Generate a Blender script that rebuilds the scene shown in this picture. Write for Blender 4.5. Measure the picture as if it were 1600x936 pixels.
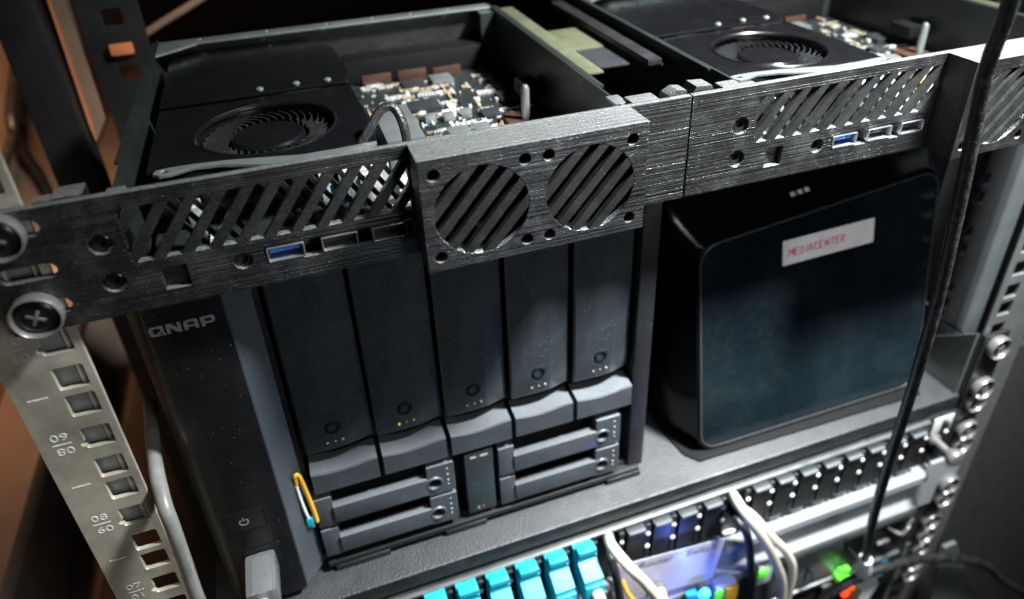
import bpy, bmesh, math, random
from mathutils import Vector, Matrix
random.seed(7)
S = 0.001                                   # everything below is written in millimetres
for o in list(bpy.data.objects): bpy.data.objects.remove(o)
scene = bpy.context.scene
COL = scene.collection

# ------------------------------------------------------------------ camera
RX = (0.9452986, -0.3241436, -0.0366253); RY = (-0.1951429, -0.4719495, -0.8597575); RZ = (0.2613996, 0.8198747, -0.5093876)
CAM = (98.656, -229.770, 174.781)
cd = bpy.data.cameras.new('camera'); cam = bpy.data.objects.new('camera', cd); COL.objects.link(cam)
cam.matrix_world = Matrix(((RX[0], -RY[0], -RZ[0], CAM[0]*S), (RX[1], -RY[1], -RZ[1], CAM[1]*S), (RX[2], -RY[2], -RZ[2], CAM[2]*S), (0, 0, 0, 1)))
cd.sensor_width = 36; cd.lens = 1127.46*36/1600; cd.shift_y = -120/1600
cd.clip_start = 0.01; cd.clip_end = 50
cd.dof.use_dof = True; cd.dof.focus_distance = 0.285; cd.dof.aperture_fstop = 6.3
scene.camera = cam

# ------------------------------------------------------------------ world and lamps
w = bpy.data.worlds.new('World'); scene.world = w; w.use_nodes = True
w.node_tree.nodes['Background'].inputs[0].default_value = (0.55, 0.7, 0.9, 1)
w.node_tree.nodes['Background'].inputs[1].default_value = 0.005
def lamp(name, loc, target, power, size, col, spread=180):
    l = bpy.data.lights.new(name, 'AREA'); l.shape = 'DISK'; l.size = size*S; l.energy = power; l.color = col
    o = bpy.data.objects.new(name, l); COL.objects.link(o)
    l.spread = math.radians(spread)
    o.location = Vector(loc)*S
    o.rotation_euler = (Vector(target)-Vector(loc)).to_track_quat('-Z', 'Y').to_euler()
    return o
lamp('key_lamp', (465, -150, 470), (335, 5, 10), 4.7, 85, (0.93, 0.98, 1.0), 72)
lamp('fill_lamp', (430, -560, 170), (230, 0, -80), 1.3, 260, (0.92, 0.97, 1.0))
lamp('warm_lamp', (-80, 360, 150), (-160, 560, -120), 0.9, 50, (1.0, 0.55, 0.33), 150)
bp_ = bpy.data.lights.new('blue_led_glow', 'POINT'); bp_.energy = 0.03; bp_.color = (0.12, 0.22, 1.0); bp_.shadow_soft_size = 0.003
bo_ = bpy.data.objects.new('blue_led_glow', bp_); COL.objects.link(bo_); bo_.location = Vector((274, -31, -228))*S
vs = scene.view_settings
vs.view_transform = 'Standard'; vs.look = 'None'; vs.gamma = 1; vs.exposure = 0.22
scene.cycles.use_denoising = True
scene.cycles.max_bounces = 6

# ------------------------------------------------------------------ materials
def mat(name, base, rough=0.5, metal=0.0, spec=0.5, vary=0.0, vscale=40, dust=0.0, dscale=420, dcol=(0.45, 0.45, 0.45),
        streak=0.0, sscale=(20, 900, 900), grain=0.0, gscale=1500, rvary=0.15, emit=None, estr=0, alpha=1.0, trans=0.0, coat=0.0, ior=1.5, toplight_dust=0.0, topcol=(0.30, 0.30, 0.29), sdetail=3):
    m = bpy.data.materials.new(name); m.use_nodes = True
    nt = m.node_tree; N = nt.nodes; L = nt.links
    b = N['Principled BSDF']
    b.inputs['Roughness'].default_value = rough; b.inputs['Metallic'].default_value = metal
    b.inputs['Specular IOR Level'].default_value = spec
    b.inputs['Coat Weight'].default_value = coat; b.inputs['IOR'].default_value = ior
    tc = N.new('ShaderNodeTexCoord')
    def noise(scale, detail=4, rough_=0.6):
        n = N.new('ShaderNodeTexNoise'); n.inputs['Scale'].default_value = scale; n.inputs['Detail'].default_value = detail
        n.inputs['Roughness'].default_value = rough_; L.new(tc.outputs['Object'], n.inputs['Vector']); return n
    col = N.new('ShaderNodeRGB'); col.outputs[0].default_value = (*base, 1); cout = col.outputs[0]
    n1 = noise(vscale)
    if vary > 0:
        mr = N.new('ShaderNodeMapRange'); mr.inputs[1].default_value = 0.3; mr.inputs[2].default_value = 0.7
        mr.inputs[3].default_value = 1-vary; mr.inputs[4].default_value = 1+vary
        L.new(n1.outputs[0], mr.inputs[0])
        mx = N.new('ShaderNodeVectorMath'); mx.operation = 'SCALE'; L.new(cout, mx.inputs[0]); L.new(mr.outputs[0], mx.inputs['Scale']); cout = mx.outputs[0]
    if dust > 0:
        vo = N.new('ShaderNodeTexVoronoi'); vo.inputs['Scale'].default_value = dscale*2.2; vo.inputs['Randomness'].default_value = 1.0; L.new(tc.outputs['Object'], vo.inputs['Vector'])
        sp = N.new('ShaderNodeMapRange'); sp.inputs[1].default_value = 0.10; sp.inputs[2].default_value = 0.22; sp.inputs[3].default_value = 0.6; sp.inputs[4].default_value = 0
        L.new(vo.outputs['Distance'], sp.inputs[0])
        sepc = N.new('ShaderNodeSeparateColor'); L.new(vo.outputs['Color'], sepc.inputs[0])
        gt = N.new('ShaderNodeMath'); gt.operation = 'GREATER_THAN'; gt.inputs[1].default_value = 1-0.22*min(1, dust); L.new(sepc.outputs[0], gt.inputs[0])
        ml = N.new('ShaderNodeMath'); ml.operation = 'MULTIPLY'; L.new(sp.outputs[0], ml.inputs[0]); L.new(gt.outputs[0], ml.inputs[1])
        # plus a thin film of dust in clouds
        fl = N.new('ShaderNodeMapRange'); fl.inputs[1].default_value = 0.48; fl.inputs[2].default_value = 0.8; fl.inputs[3].default_value = 0; fl.inputs[4].default_value = 0.12*dust
        n3 = noise(vscale*2.3, 8, 0.75); L.new(n3.outputs[0], fl.inputs[0])
        ad = N.new('ShaderNodeMath'); ad.use_clamp = True; L.new(ml.outputs[0], ad.inputs[0]); L.new(fl.outputs[0], ad.inputs[1])
        mix = N.new('ShaderNodeMix'); mix.data_type = 'RGBA'; L.new(ad.outputs[0], mix.inputs['Factor']); L.new(cout, mix.inputs[6]); mix.inputs[7].default_value = (*dcol, 1); cout = mix.outputs[2]
    if toplight_dust > 0:                         # settled dust on upward faces, also brightening tops: top light put into colour
        ge = N.new('ShaderNodeNewGeometry'); sx_ = N.new('ShaderNodeSeparateXYZ'); L.new(ge.outputs['True Normal'], sx_.inputs[0])
        t1 = N.new('ShaderNodeMapRange'); t1.inputs[1].default_value = 0.6; t1.inputs[2].default_value = 0.95; L.new(sx_.outputs['Z'], t1.inputs[0])
        nd = noise(1400, 3, 0.7); t2 = N.new('ShaderNodeMapRange'); t2.inputs[1].default_value = 0.42; t2.inputs[2].default_value = 0.66; t2.inputs[3].default_value = 0.15; t2.inputs[4].default_value = toplight_dust
        L.new(nd.outputs[0], t2.inputs[0])
        tm = N.new('ShaderNodeMath'); tm.operation = 'MULTIPLY'; L.new(t1.outputs[0], tm.inputs[0]); L.new(t2.outputs[0], tm.inputs[1])
        mix2 = N.new('ShaderNodeMix'); mix2.data_type = 'RGBA'; L.new(tm.outputs[0], mix2.inputs['Factor']); L.new(cout, mix2.inputs[6]); mix2.inputs[7].default_value = (*topcol, 1); cout = mix2.outputs[2]
    L.new(cout, b.inputs['Base Color'])
    if rvary > 0:
        mr2 = N.new('ShaderNodeMapRange'); mr2.inputs[3].default_value = max(0.02, rough-rvary); mr2.inputs[4].default_value = min(1, rough+rvary)
        n2 = noise(vscale*3, 6); L.new(n2.outputs[0], mr2.inputs[0]); L.new(mr2.outputs[0], b.inputs['Roughness'])
    h = None
    if streak > 0:
        mp = N.new('ShaderNodeMapping'); mp.inputs['Scale'].default_value = sscale; L.new(tc.outputs['Object'], mp.inputs['Vector'])
        ns = N.new('ShaderNodeTexNoise'); ns.inputs['Scale'].default_value = 1.0; ns.inputs['Detail'].default_value = sdetail; L.new(mp.outputs[0], ns.inputs['Vector'])
        bp = N.new('ShaderNodeBump'); bp.inputs['Strength'].default_value = streak; bp.inputs['Distance'].default_value = 0.0006
        L.new(ns.outputs[0], bp.inputs['Height']); h = bp
    if grain > 0:
        ng = noise(gscale, 2, 0.5)
        bp2 = N.new('ShaderNodeBump'); bp2.inputs['Strength'].default_value = grain; bp2.inputs['Distance'].default_value = 0.0004
        L.new(ng.outputs[0], bp2.inputs['Height'])
        if h: L.new(h.outputs[0], bp2.inputs['Normal'])
        h = bp2
    if h: L.new(h.outputs[0], b.inputs['Normal'])
    if emit:
        b.inputs['Emission Color'].default_value = (*emit, 1); b.inputs['Emission Strength'].default_value = estr
    b.inputs['Alpha'].default_value = alpha; b.inputs['Transmission Weight'].default_value = trans
    return m
M = {}
M['print'] = mat('printed_black', (0.006, 0.006, 0.0062), 0.30, spec=0.5, vary=0.3, dust=0.55, dscale=900, dcol=(0.6, 0.6, 0.58), streak=0.65, sscale=(5, 2500, 2500), grain=0.5, gscale=2600, ior=1.66, toplight_dust=0.7, topcol=(0.25, 0.255, 0.25), sdetail=0.6, rvary=0.06)
M['printbar'] = mat('printed_black_bar', (0.006, 0.006, 0.0062), 0.4, spec=0.5, dust=0.4, dscale=900, streak=0.25, sscale=(900, 900, 900), grain=0.35, gscale=2600, ior=1.9)
M['rail'] = mat('rail_steel', (0.56, 0.51, 0.41), 0.36, metal=0.6, vary=0.35, vscale=45, rvary=0.22, dust=0.9, dscale=600, dcol=(0.6, 0.58, 0.52), grain=0.12, gscale=1800)
M['railback'] = mat('rail_inner_steel', (0.22, 0.23, 0.23), 0.5, metal=0.3, vary=0.2)
M['white_print'] = mat('white_ink', (0.6, 0.6, 0.57), 0.6, vary=0.3, vscale=300)
M['faint_print'] = mat('worn_ink', (0.36, 0.35, 0.33), 0.6, vary=0.3, vscale=300)
M['blackmetal'] = mat('black_powder_coat', (0.008, 0.008, 0.0085), 0.46, spec=0.5, vary=0.3, dust=0.3, dscale=500, grain=0.25, gscale=1500)
M['nas'] = mat('nas_plastic', (0.011, 0.0115, 0.0125), 0.42, spec=0.45, vary=0.12, vscale=25, dust=0.15, dscale=450, grain=0.1, gscale=3000)
M['naslogo'] = mat('nas_smooth_panel', (0.006, 0.006, 0.0066), 0.36, spec=0.4, vary=0.12, vscale=25, dust=0.12, dscale=450, grain=0.08, gscale=3000)
M['tray'] = mat('tray_grey_plastic', (0.024, 0.029, 0.032), 0.34, spec=0.55, vary=0.2, vscale=18, rvary=0.2, dust=0.5, dscale=420, grain=0.1, gscale=3000)
M['handle'] = mat('handle_grey_plastic', (0.048, 0.053, 0.059), 0.34, spec=0.6, toplight_dust=0.22, topcol=(0.32, 0.34, 0.36), vary=0.15, vscale=50, dust=0.25, dscale=420, grain=0.08, gscale=3000)
M['logo'] = mat('logo_silver', (0.42, 0.42, 0.43), 0.35, metal=0.6)
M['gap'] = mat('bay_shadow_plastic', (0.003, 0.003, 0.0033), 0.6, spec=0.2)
M['glass'] = mat('glossy_screen', (0.0042, 0.0078, 0.0102), 0.13, spec=0.6, vary=0.6, vscale=9, dust=1.0, dscale=420, dcol=(0.07, 0.08, 0.08), rvary=0.1)  # bluish reflection on the front is put into the base colour
M['mediabody'] = mat('media_black_plastic', (0.003, 0.003, 0.0034), 0.17, spec=0.4, vary=0.2, rvary=0.04, vscale=20)
M['paper'] = mat('sticker_paper', (0.82, 0.76, 0.76), 0.5, vary=0.08, vscale=60)
M['redink'] = mat('red_ink', (0.75, 0.10, 0.16), 0.5)
M['shelf'] = mat('shelf_textured_steel', (0.006, 0.0066, 0.0075), 0.46, spec=0.5, vary=0.3, vscale=40, dust=0.3, dscale=500, dcol=(0.35, 0.36, 0.37), grain=0.6, gscale=900, toplight_dust=0.4, topcol=(0.05, 0.053, 0.057))
M['silver'] = mat('brushed_silver', (0.22, 0.228, 0.235), 0.6, spec=0.25, metal=0.0, vary=0.06, streak=0.1, sscale=(30, 700, 700))
M['zinc'] = mat('zinc_sheet', (0.27, 0.29, 0.285), 0.36, metal=0.75, vary=0.2, vscale=50, dust=0.2)
M['olive'] = mat('chromate_zinc', (0.13, 0.135, 0.08), 0.42, metal=0.5, vary=0.2, vscale=60, dust=0.2)
M['pcb'] = mat('dark_circuit_board', (0.010, 0.013, 0.012), 0.4, vary=0.4, vscale=120, dust=0.5, dscale=300, dcol=(0.2, 0.2, 0.18))
M['solder'] = mat('tin_parts', (0.8, 0.8, 0.78), 0.28, metal=0.55, vary=0.35, vscale=300, grain=0.4, gscale=900)
M['chip'] = mat('chip_black', (0.02, 0.02, 0.022), 0.35)
M['ceramic'] = mat('ceramic_tan', (0.30, 0.24, 0.15), 0.4, vary=0.4, vscale=400)
M['wallzinc'] = mat('tray_wall_steel', (0.022, 0.028, 0.026), 0.36, metal=0.4, vary=0.25, vscale=40, dust=0.2)
M['rightrail'] = mat('grey_rail', (0.14, 0.14, 0.14), 0.42, metal=0.4, vary=0.2, vscale=60, dust=0.3, dscale=600)
M['gold'] = mat('gold_foil', (0.75, 0.45, 0.08), 0.35, metal=0.7)
M['cooler'] = mat('cooler_black_gloss', (0.0035, 0.0035, 0.004), 0.24, spec=0.45, vary=0.2)
M['copper'] = mat('copper_contact', (0.07, 0.035, 0.025), 0.4, metal=0.4)
M['washer'] = mat('washer_nickel', (0.21, 0.205, 0.195), 0.36, metal=0.5, vary=0.2, vscale=200, dust=0.4, dscale=900)
M['screwblack'] = mat('screw_black_oxide', (0.02, 0.02, 0.022), 0.25, metal=0.5, dust=0.2, dscale=900)
M['usbblue'] = mat('usb_blue', (0.03, 0.14, 0.5), 0.4)
M['usbmetal'] = mat('usb_shell', (0.6, 0.6, 0.62), 0.28, metal=0.9)
M['teal'] = mat('teal_reflection_tint', (0.015, 0.28, 0.37), 0.34, vary=0.08, vscale=80)
M['clearwhite'] = mat('milky_plastic', (0.55, 0.56, 0.55), 0.3, vary=0.05)
M['clear'] = mat('clear_plastic', (0.16, 0.165, 0.17), 0.18, alpha=0.5, spec=0.8)
M['cablewhite'] = mat('cable_white', (0.55, 0.52, 0.43), 0.4, vary=0.08, vscale=120)
M['cableblack'] = mat('cable_black', (0.008, 0.008, 0.0085), 0.40, spec=0.5, vary=0.3, vscale=90, dust=1.0, dscale=900, grain=0.8, gscale=900)
M['cablegrey'] = mat('cable_grey', (0.15, 0.15, 0.14), 0.32, vary=0.25, vscale=90, dust=0.4, dscale=900)
M['yellow'] = mat('yellow_cable_reflection', (0.55, 0.29, 0.02), 0.4)
M['orange'] = mat('orange_clip_lit_edge', (0.75, 0.24, 0.10), 0.5)
M['wood'] = mat('wall_brown', (0.34, 0.245, 0.18), 0.7, vary=0.25, vscale=8)
M['plank'] = mat('plank_brown', (0.30, 0.19, 0.12), 0.6, vary=0.25, vscale=25, streak=0.2, sscale=(300, 300, 12))
M['felt'] = mat('black_felt', (0.005, 0.005, 0.0055), 0.85, vary=0.3, vscale=50, dust=0.9, dscale=330, dcol=(0.10, 0.085, 0.08), grain=0.8, gscale=700)
M['sheet'] = mat('label_film', (0.50, 0.48, 0.53), 0.35, alpha=0.7, vary=0.15)
M['ink'] = mat('black_ink', (0.06, 0.055, 0.075), 0.6)
M['ledblue'] = mat('led_blue', (0.1, 0.3, 0.9), 0.3, emit=(0.0, 0.10, 1.0), estr=60)
M['ledgreen'] = mat('led_green', (0.1, 0.7, 0.05), 0.3, emit=(0.12, 1.0, 0.02), estr=0.35)
M['ledred'] = mat('led_red', (0.9, 0.1, 0.05), 0.3, emit=(1.0, 0.07, 0.02), estr=1.5)
M['ledamber'] = mat('led_amber', (0.9, 0.5, 0.05), 0.3, emit=(1.0, 0.45, 0.03), estr=0.4)
M['steelpost'] = mat('lit_panel_grey', (0.16, 0.18, 0.185), 0.4, metal=0.4, vary=0.15, vscale=30)
M['darkrail'] = mat('dark_rail', (0.014, 0.0145, 0.015), 0.5, vary=0.3)

# ------------------------------------------------------------------ geometry helpers
class G:
    def __init__(s): s.v = []; s.f = []
    def add(s, v, f):
        n = len(s.v); s.v += [Vector(p) for p in v]; s.f += [tuple(i+n for i in q) for q in f]; return s
    def box(s, x0, x1, y0, y1, z0, z1, b=0.0):
        if x1 < x0: x0, x1 = x1, x0
        if y1 < y0: y0, y1 = y1, y0
        if z1 < z0: z0, z1 = z1, z0
        if b <= 0:
            return s.add([(x0,y0,z0),(x1,y0,z0),(x1,y1,z0),(x0,y1,z0),(x0,y0,z1),(x1,y0,z1),(x1,y1,z1),(x0,y1,z1)],
                         [(0,3,2,1),(4,5,6,7),(0,1,5,4),(1,2,6,5),(2,3,7,6),(3,0,4,7)])
        b = min(b, (x1-x0)*.45, (y1-y0)*.45, (z1-z0)*.45)
        bm = bmesh.new(); bmesh.ops.create_cube(bm, size=1)
        for v in bm.verts: v.co = Vector(((x0+x1)/2+v.co.x*(x1-x0), (y0+y1)/2+v.co.y*(y1-y0), (z0+z1)/2+v.co.z*(z1-z0)))
        bmesh.ops.bevel(bm, geom=bm.edges[:], offset=b, segments=2, profile=0.6, affect='EDGES')
        return s.bm(bm)
    def bm(s, bm):
        bm.verts.index_update(); s.add([v.co.copy() for v in bm.verts], [[v.index for v in f.verts] for f in bm.faces]); bm.free(); return s
    def prism(s, poly, axis, a, b):
        """poly of 2D points; axis 'y': (x,z) extruded y a..b; 'x': (y,z); 'z': (x,y)"""
        n = len(poly)
        P = lambda p, t: {'y': (p[0], t, p[1]), 'x': (t, p[0], p[1]), 'z': (p[0], p[1], t)}[axis]
        v = [P(p, a) for p in poly]+[P(p, b) for p in poly]
        f = [tuple(range(n))[::-1], tuple(range(n, 2*n))]+[(i, (i+1) % n, n+(i+1) % n, n+i) for i in range(n)]
        return s.add(v, f)
    def ring_loft(s, rings, cap0=True, cap1=True):
        n = len(rings[0]); v = [p for r in rings for p in r]; f = []
        for k in range(len(rings)-1):
            for i in range(n): f.append((k*n+i, k*n+(i+1) % n, (k+1)*n+(i+1) % n, (k+1)*n+i))
        if cap0: f.append(tuple(range(n))[::-1])
        if cap1: f.append(tuple(range((len(rings)-1)*n, len(rings)*n)))
        return s.add(v, f)
    def tube(s, pts, r, n=12, sub=6):
        P = [Vector(p) for p in pts]
        if len(P) > 2:
            Q = [2*P[0]-P[1]]+P+[2*P[-1]-P[-2]]; out = []
            for i in range(1, len(Q)-2):
                a, b, c, d = Q[i-1:i+3]
                for k in range(sub):
                    t = k/sub; out.append(0.5*((2*b)+(c-a)*t+(2*a-5*b+4*c-d)*t*t+(3*b-a-3*c+d)*t**3))
            P = out+[P[-1]]
        rings = []; up = None
        for i, p in enumerate(P):
            d = (P[min(i+1, len(P)-1)]-P[max(i-1, 0)]).normalized()
            if up is None: up = d.orthogonal().normalized()
            up = (up-d*up.dot(d)).normalized(); e = d.cross(up)
            rr = r(i/(len(P)-1)) if callable(r) else r
            rings.append([p+(up*math.cos(2*math.pi*k/n)+e*math.sin(2*math.pi*k/n))*rr for k in range(n)])
        return s.ring_loft(rings)
    def lathe(s, prof, o=(0,0,0), axis='y', n=24, caps=True):
        """prof: list of (radius, height along axis); axis '-y' means height runs towards the viewer"""
        rings = []
        for r, h in prof:
            ring = []
            for k in range(n):
                c, q = math.cos(2*math.pi*k/n)*r, math.sin(2*math.pi*k/n)*r
                ring.append({'-y': (o[0]+c, o[1]-h, o[2]+q), 'y': (o[0]+c, o[1]+h, o[2]-q), 'z': (o[0]+c, o[1]+q, o[2]+h)}[axis])
            rings.append(ring)
        return s.ring_loft(rings, caps, caps)
    def xf(s, m): s.v = [m @ p for p in s.v]; return s

def rect(x0, x1, z0, z1, r=0, n=5):
    if r <= 0: return [(x0,z0),(x1,z0),(x1,z1),(x0,z1)]
    out = []
    for cx, cz, a in ((x1-r,z0+r,-90),(x1-r,z1-r,0),(x0+r,z1-r,90),(x0+r,z0+r,180)):
        for k in range(n+1):
            t = math.radians(a+90*k/n); out.append((cx+r*math.cos(t), cz+r*math.sin(t)))
    return out
def circ(cx, cz, r, n=28): return [(cx+r*math.cos(2*math.pi*k/n), cz+r*math.sin(2*math.pi*k/n)) for k in range(n)]
def clip(poly, con):
    """clip convex polygon poly by convex ccw polygon con"""
    out = poly
    for i in range(len(con)):
        a, b = con[i], con[(i+1) % len(con)]; inp = out; out = []
        side = lambda p: (b[0]-a[0])*(p[1]-a[1])-(b[1]-a[1])*(p[0]-a[0])
        for j in range(len(inp)):
            p, q = inp[j], inp[(j+1) % len(inp)]; sp, sq = side(p), side(q)
            if sp >= 0: out.append(p)
            if (sp >= 0) != (sq >= 0):
                t = sp/(sp-sq); out.append((p[0]+(q[0]-p[0])*t, p[1]+(q[1]-p[1])*t))
        if not out: return []
    return out
def curve_geo(splines, th, bev, mapf):
    c = bpy.data.curves.new('t', 'CURVE'); c.dimensions = '2D'; c.fill_mode = 'BOTH'; c.extrude = max(th/2-bev, 0.001)
    c.bevel_depth = bev; c.bevel_resolution = 1; c.offset = -bev
    for sp in splines:
        q = c.splines.new('POLY'); q.points.add(len(sp)-1); q.use_cyclic_u = True
        for i, p in enumerate(sp): q.points[i].co = (p[0], p[1], 0, 1)
    o = bpy.data.objects.new('t', c); me = bpy.data.meshes.new_from_object(o)
    g = G().add([mapf(v.co) for v in me.vertices], [tuple(p.vertices) for p in me.polygons])
    bpy.data.objects.remove(o); bpy.data.meshes.remove(me); bpy.data.curves.remove(c); return g
def plate(outer, holes, y0, y1, bev=0.25):
    """sheet in the x-z plane from y0 (front) to y1"""
    ym = (y0+y1)/2; return curve_geo([outer]+holes, y1-y0, bev, lambda p: (p.x, ym-p.z, p.y))
def plate_z(outer, holes, z0, z1, bev=0.2):
    zm = (z0+z1)/2; return curve_geo([outer]+holes, z1-z0, bev, lambda p: (p.x, p.y, zm+p.z))
def text_geo(body, size, th, mapf, sx=1.0, align='CENTER'):
    c = bpy.data.curves.new('t', 'FONT'); c.body = body; c.size = size; c.extrude = th; c.align_x = align; c.align_y = 'CENTER'; c.resolution_u = 3
    o = bpy.data.objects.new('t', c); me = bpy.data.meshes.new_from_object(o)
    g = G().add([mapf(Vector((v.co.x*sx, v.co.y, v.co.z))) for v in me.vertices], [tuple(p.vertices) for p in me.polygons])
    bpy.data.objects.remove(o); bpy.data.meshes.remove(me); bpy.data.curves.remove(c); return g

WB = {}
def tag(o, label, cat, group=None, kind=None):
    if label: o['label'] = label
    if cat: o['category'] = cat
    if group: o['group'] = group
    if kind: o['kind'] = kind
    return o
def thing(name, base, label, cat, group=None):
    o = bpy.data.objects.new(name, None); o.empty_display_size = 0.01; COL.objects.link(o)
    o.location = Vector(base)*S; WB[o] = Vector(base); return tag(o, label, cat, group)
def P(name, g, m, parent=None, origin=None, smooth=35, label=None):
    org = Vector(origin) if origin is not None else (WB[parent] if parent else Vector((0,0,0)))
    me = bpy.data.meshes.new(name); me.from_pydata([(p-org)*S for p in g.v], [], g.f); me.update()
    bm = bmesh.new(); bm.from_mesh(me); bmesh.ops.recalc_face_normals(bm, faces=bm.faces[:]); bm.to_mesh(me); bm.free()
    me.polygons.foreach_set('use_smooth', [True]*len(me.polygons)); me.set_sharp_from_angle(angle=math.radians(smooth))
    me.materials.append(M[m] if isinstance(m, str) else m)
    o = bpy.data.objects.new(name, me); COL.objects.link(o); WB[o] = org
    o.location = (org-(WB[parent] if parent else Vector((0,0,0))))*S
    if parent: o.parent = parent
    if label: o['label'] = label
    return o
def PI(src, parent, origin, label=None):
    """copy of a part (and of its sub-parts) placed at another origin"""
    o = src.copy(); COL.objects.link(o); o.parent = parent; WB[o] = Vector(origin); o.location = (WB[o]-WB[parent])*S
    if label: o['label'] = label
    for ch in list(src.children):
        c = ch.copy(); COL.objects.link(c); c.parent = o; WB[c] = WB[o]+(WB[ch]-WB[src])
    return o
def solo(name, g, m, label, cat, group=None, kind=None, smooth=35):
    n = len(g.v); c = sum(g.v, Vector((0,0,0)))/n; c.z = min(p.z for p in g.v)
    return tag(P(name, g, m, None, c, smooth), label, cat, group, kind)
def copy_tree(o, delta, parent=None):
    c = o.copy(); COL.objects.link(c)
    if parent: c.parent = parent
    else: c.location = o.location+Vector(delta)*S
    WB[c] = WB[o]+Vector(delta)
    for ch in list(o.children): copy_tree(ch, delta, c)
    return c

# ================================================================== the setting behind the rack
def setting(name, g, m): 
    o = P(name, g, m); o['kind'] = 'structure'; return o
setting('wall', G().box(-190, -160, -200, 1400, -900, 700), 'wood')
setting('wall_shade_ledge', G().box(-159.9, -118, 60, 1300, -236, -218, 3), 'wood')  # overhang added to keep the wall below in shade
setting('wall_base', G().box(-159.9, -135, 60, 1300, -900, -400, 3), 'wood')
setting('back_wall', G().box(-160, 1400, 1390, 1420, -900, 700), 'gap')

# ================================================================== rack
rack = thing('equipment_rack', (240, 100, -420), 'open steel equipment rack with numbered square-hole rails holding all the devices', 'rack')
U = 44.45
def rail_holes(xc, z_top, z_bot, notch=True):
    hs = []; k = -20
    zs = []
    for u in range(-12, 8):
        for q in (6.35, 22.225, 38.1): zs.append((u*U+q, q == 22.225))
    for z, mid in zs:
        if z_bot+6 < z < z_top-6:
            r = rect(xc-4.75, xc+4.75, z-4.75, z+4.75, 0.9, 3)
            if mid and notch:
                # small keyhole notch in the left edge
                i = [j for j, p in enumerate(r)]
                r = [p for p in r]
                # insert notch points on the left side between top-left and bottom-left corners
                out = []
                for a, p in enumerate(r):
                    out.append(p)
                    if a == 11:
                        out += [(xc-4.75, z-1.2), (xc-6.0, z-1.6), (xc-6.4, z-2.4), (xc-6.0, z-3.2), (xc-4.75, z-3.5)]
                r = out
            hs.append(r)
    return hs
def front_rail(x0, x1, xc, notch):
    g = plate(rect(x0, x1, -420, 230), rail_holes(xc, 230, -420, notch), 0.3, 2.3, 0.35)
    return g
fr = front_rail(-11, 16.4, 8.75, True)
fr.box(-11, -9, 2.3, 28, -420, 230)
P('front_rail', fr, 'rail', rack)
P('rail_backing', G().box(-8.5, 10.2, 4.2, 5.2, -78, 230), 'railback', rack); P('rail_backing', G().box(10.4, 13.4, 3.0, 6, -78, 230, 0.8), 'rail', rack)
fr2 = front_rail(463.8, 501, 473.85, False)
fr2.box(499, 501, 2.3, 28, -420, 230)
P('front_rail', fr2, 'rightrail', rack)
# numbers printed on the left rail: one reads upright, its partner is upside down
ftxt = lambda cx, cz, flip, th=0.05: (lambda p: (cx+(-p.x if flip else p.x), 0.26-p.z, cz+(-p.y if flip else p.y)))
num = G(); mk = G(); faint = G()
for u, up, dn in ((0, '10', '07'), (-1, '09', '08'), (-2, '08', '09'), (-3, '07', '10'), (-4, '06', '11'), (-5, '05', '12')):
    zc = u*U+22.225
    a = text_geo(up, 4.6, 0.06, ftxt(-3.2, zc+3.2, False), 1.35); b = text_geo(dn, 4.6, 0.06, ftxt(-3.0, zc-3.4, True), 1.35)
    a.add(b.v, b.f); a.box(-6.4, 0, 0.2, 0.3, zc-0.35, zc+0.15)
    P('unit_number', a, 'faint_print' if u == 0 else 'white_print', rack)
    P('unit_mark', G().box(-7.0, -0.5, 0.2, 0.3, u*U-0.4, u*U+0.3), 'white_print', rack)
# rear uprights and side members
P('rear_rail', plate(rect(-6, 27, -420, 200), [rect(6, 17, z-4.8, z+4.8, 0.8, 3) for z in (95, 72, 51, 38, 8, -12)], 248, 250), 'darkrail', rack)
P('side_post', G().box(-46, -22, 238, 262, -420, 190, 1.5), 'darkrail', rack)
P('side_strip', G().prism([(-20.4, 10), (-19.9, -3), (-10.5, 11), (-8, 83), (-7.4, 130), (-18.2, 130)], 'y', 251.5, 254), 'plank', rack)
P('lit_strip_edge', G().prism([(-20.4, 10), (-19.9, -3), (-18.7, 10), (-16.6, 130), (-18.2, 130)], 'y', 250.6, 251.4), 'orange', rack)  # warm light along the strip's edge, put in as orange colour
P('rear_rail', plate(rect(468, 521.5, -420, 190), [rect(497, 507, z-4.2, z+4.2, 0.8, 3) for z in (-44, -57, -83, -96, -128, -141)], 58, 60), 'darkrail', rack)
P('side_post', G().box(522, 537, 52, 66, -420, 190, 5), 'steelpost', rack)
P('side_post', G().box(540, 560, 56, 80, -420, 190, 6), 'steelpost', rack)
P('side_brace', G().box(2, 13, 130, 140, -420, -45, 1.5), 'darkrail', rack)
P('cross_member', G().box(-20, 520, 300, 320, 95, 120, 1.5), 'darkrail', rack)

solo('side_panel', G().box(503, 900, 3, 8, -700, -136, 1.0), 'felt', 'dusty black felt covered panel to the right of the rack rail', 'panel')

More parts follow.
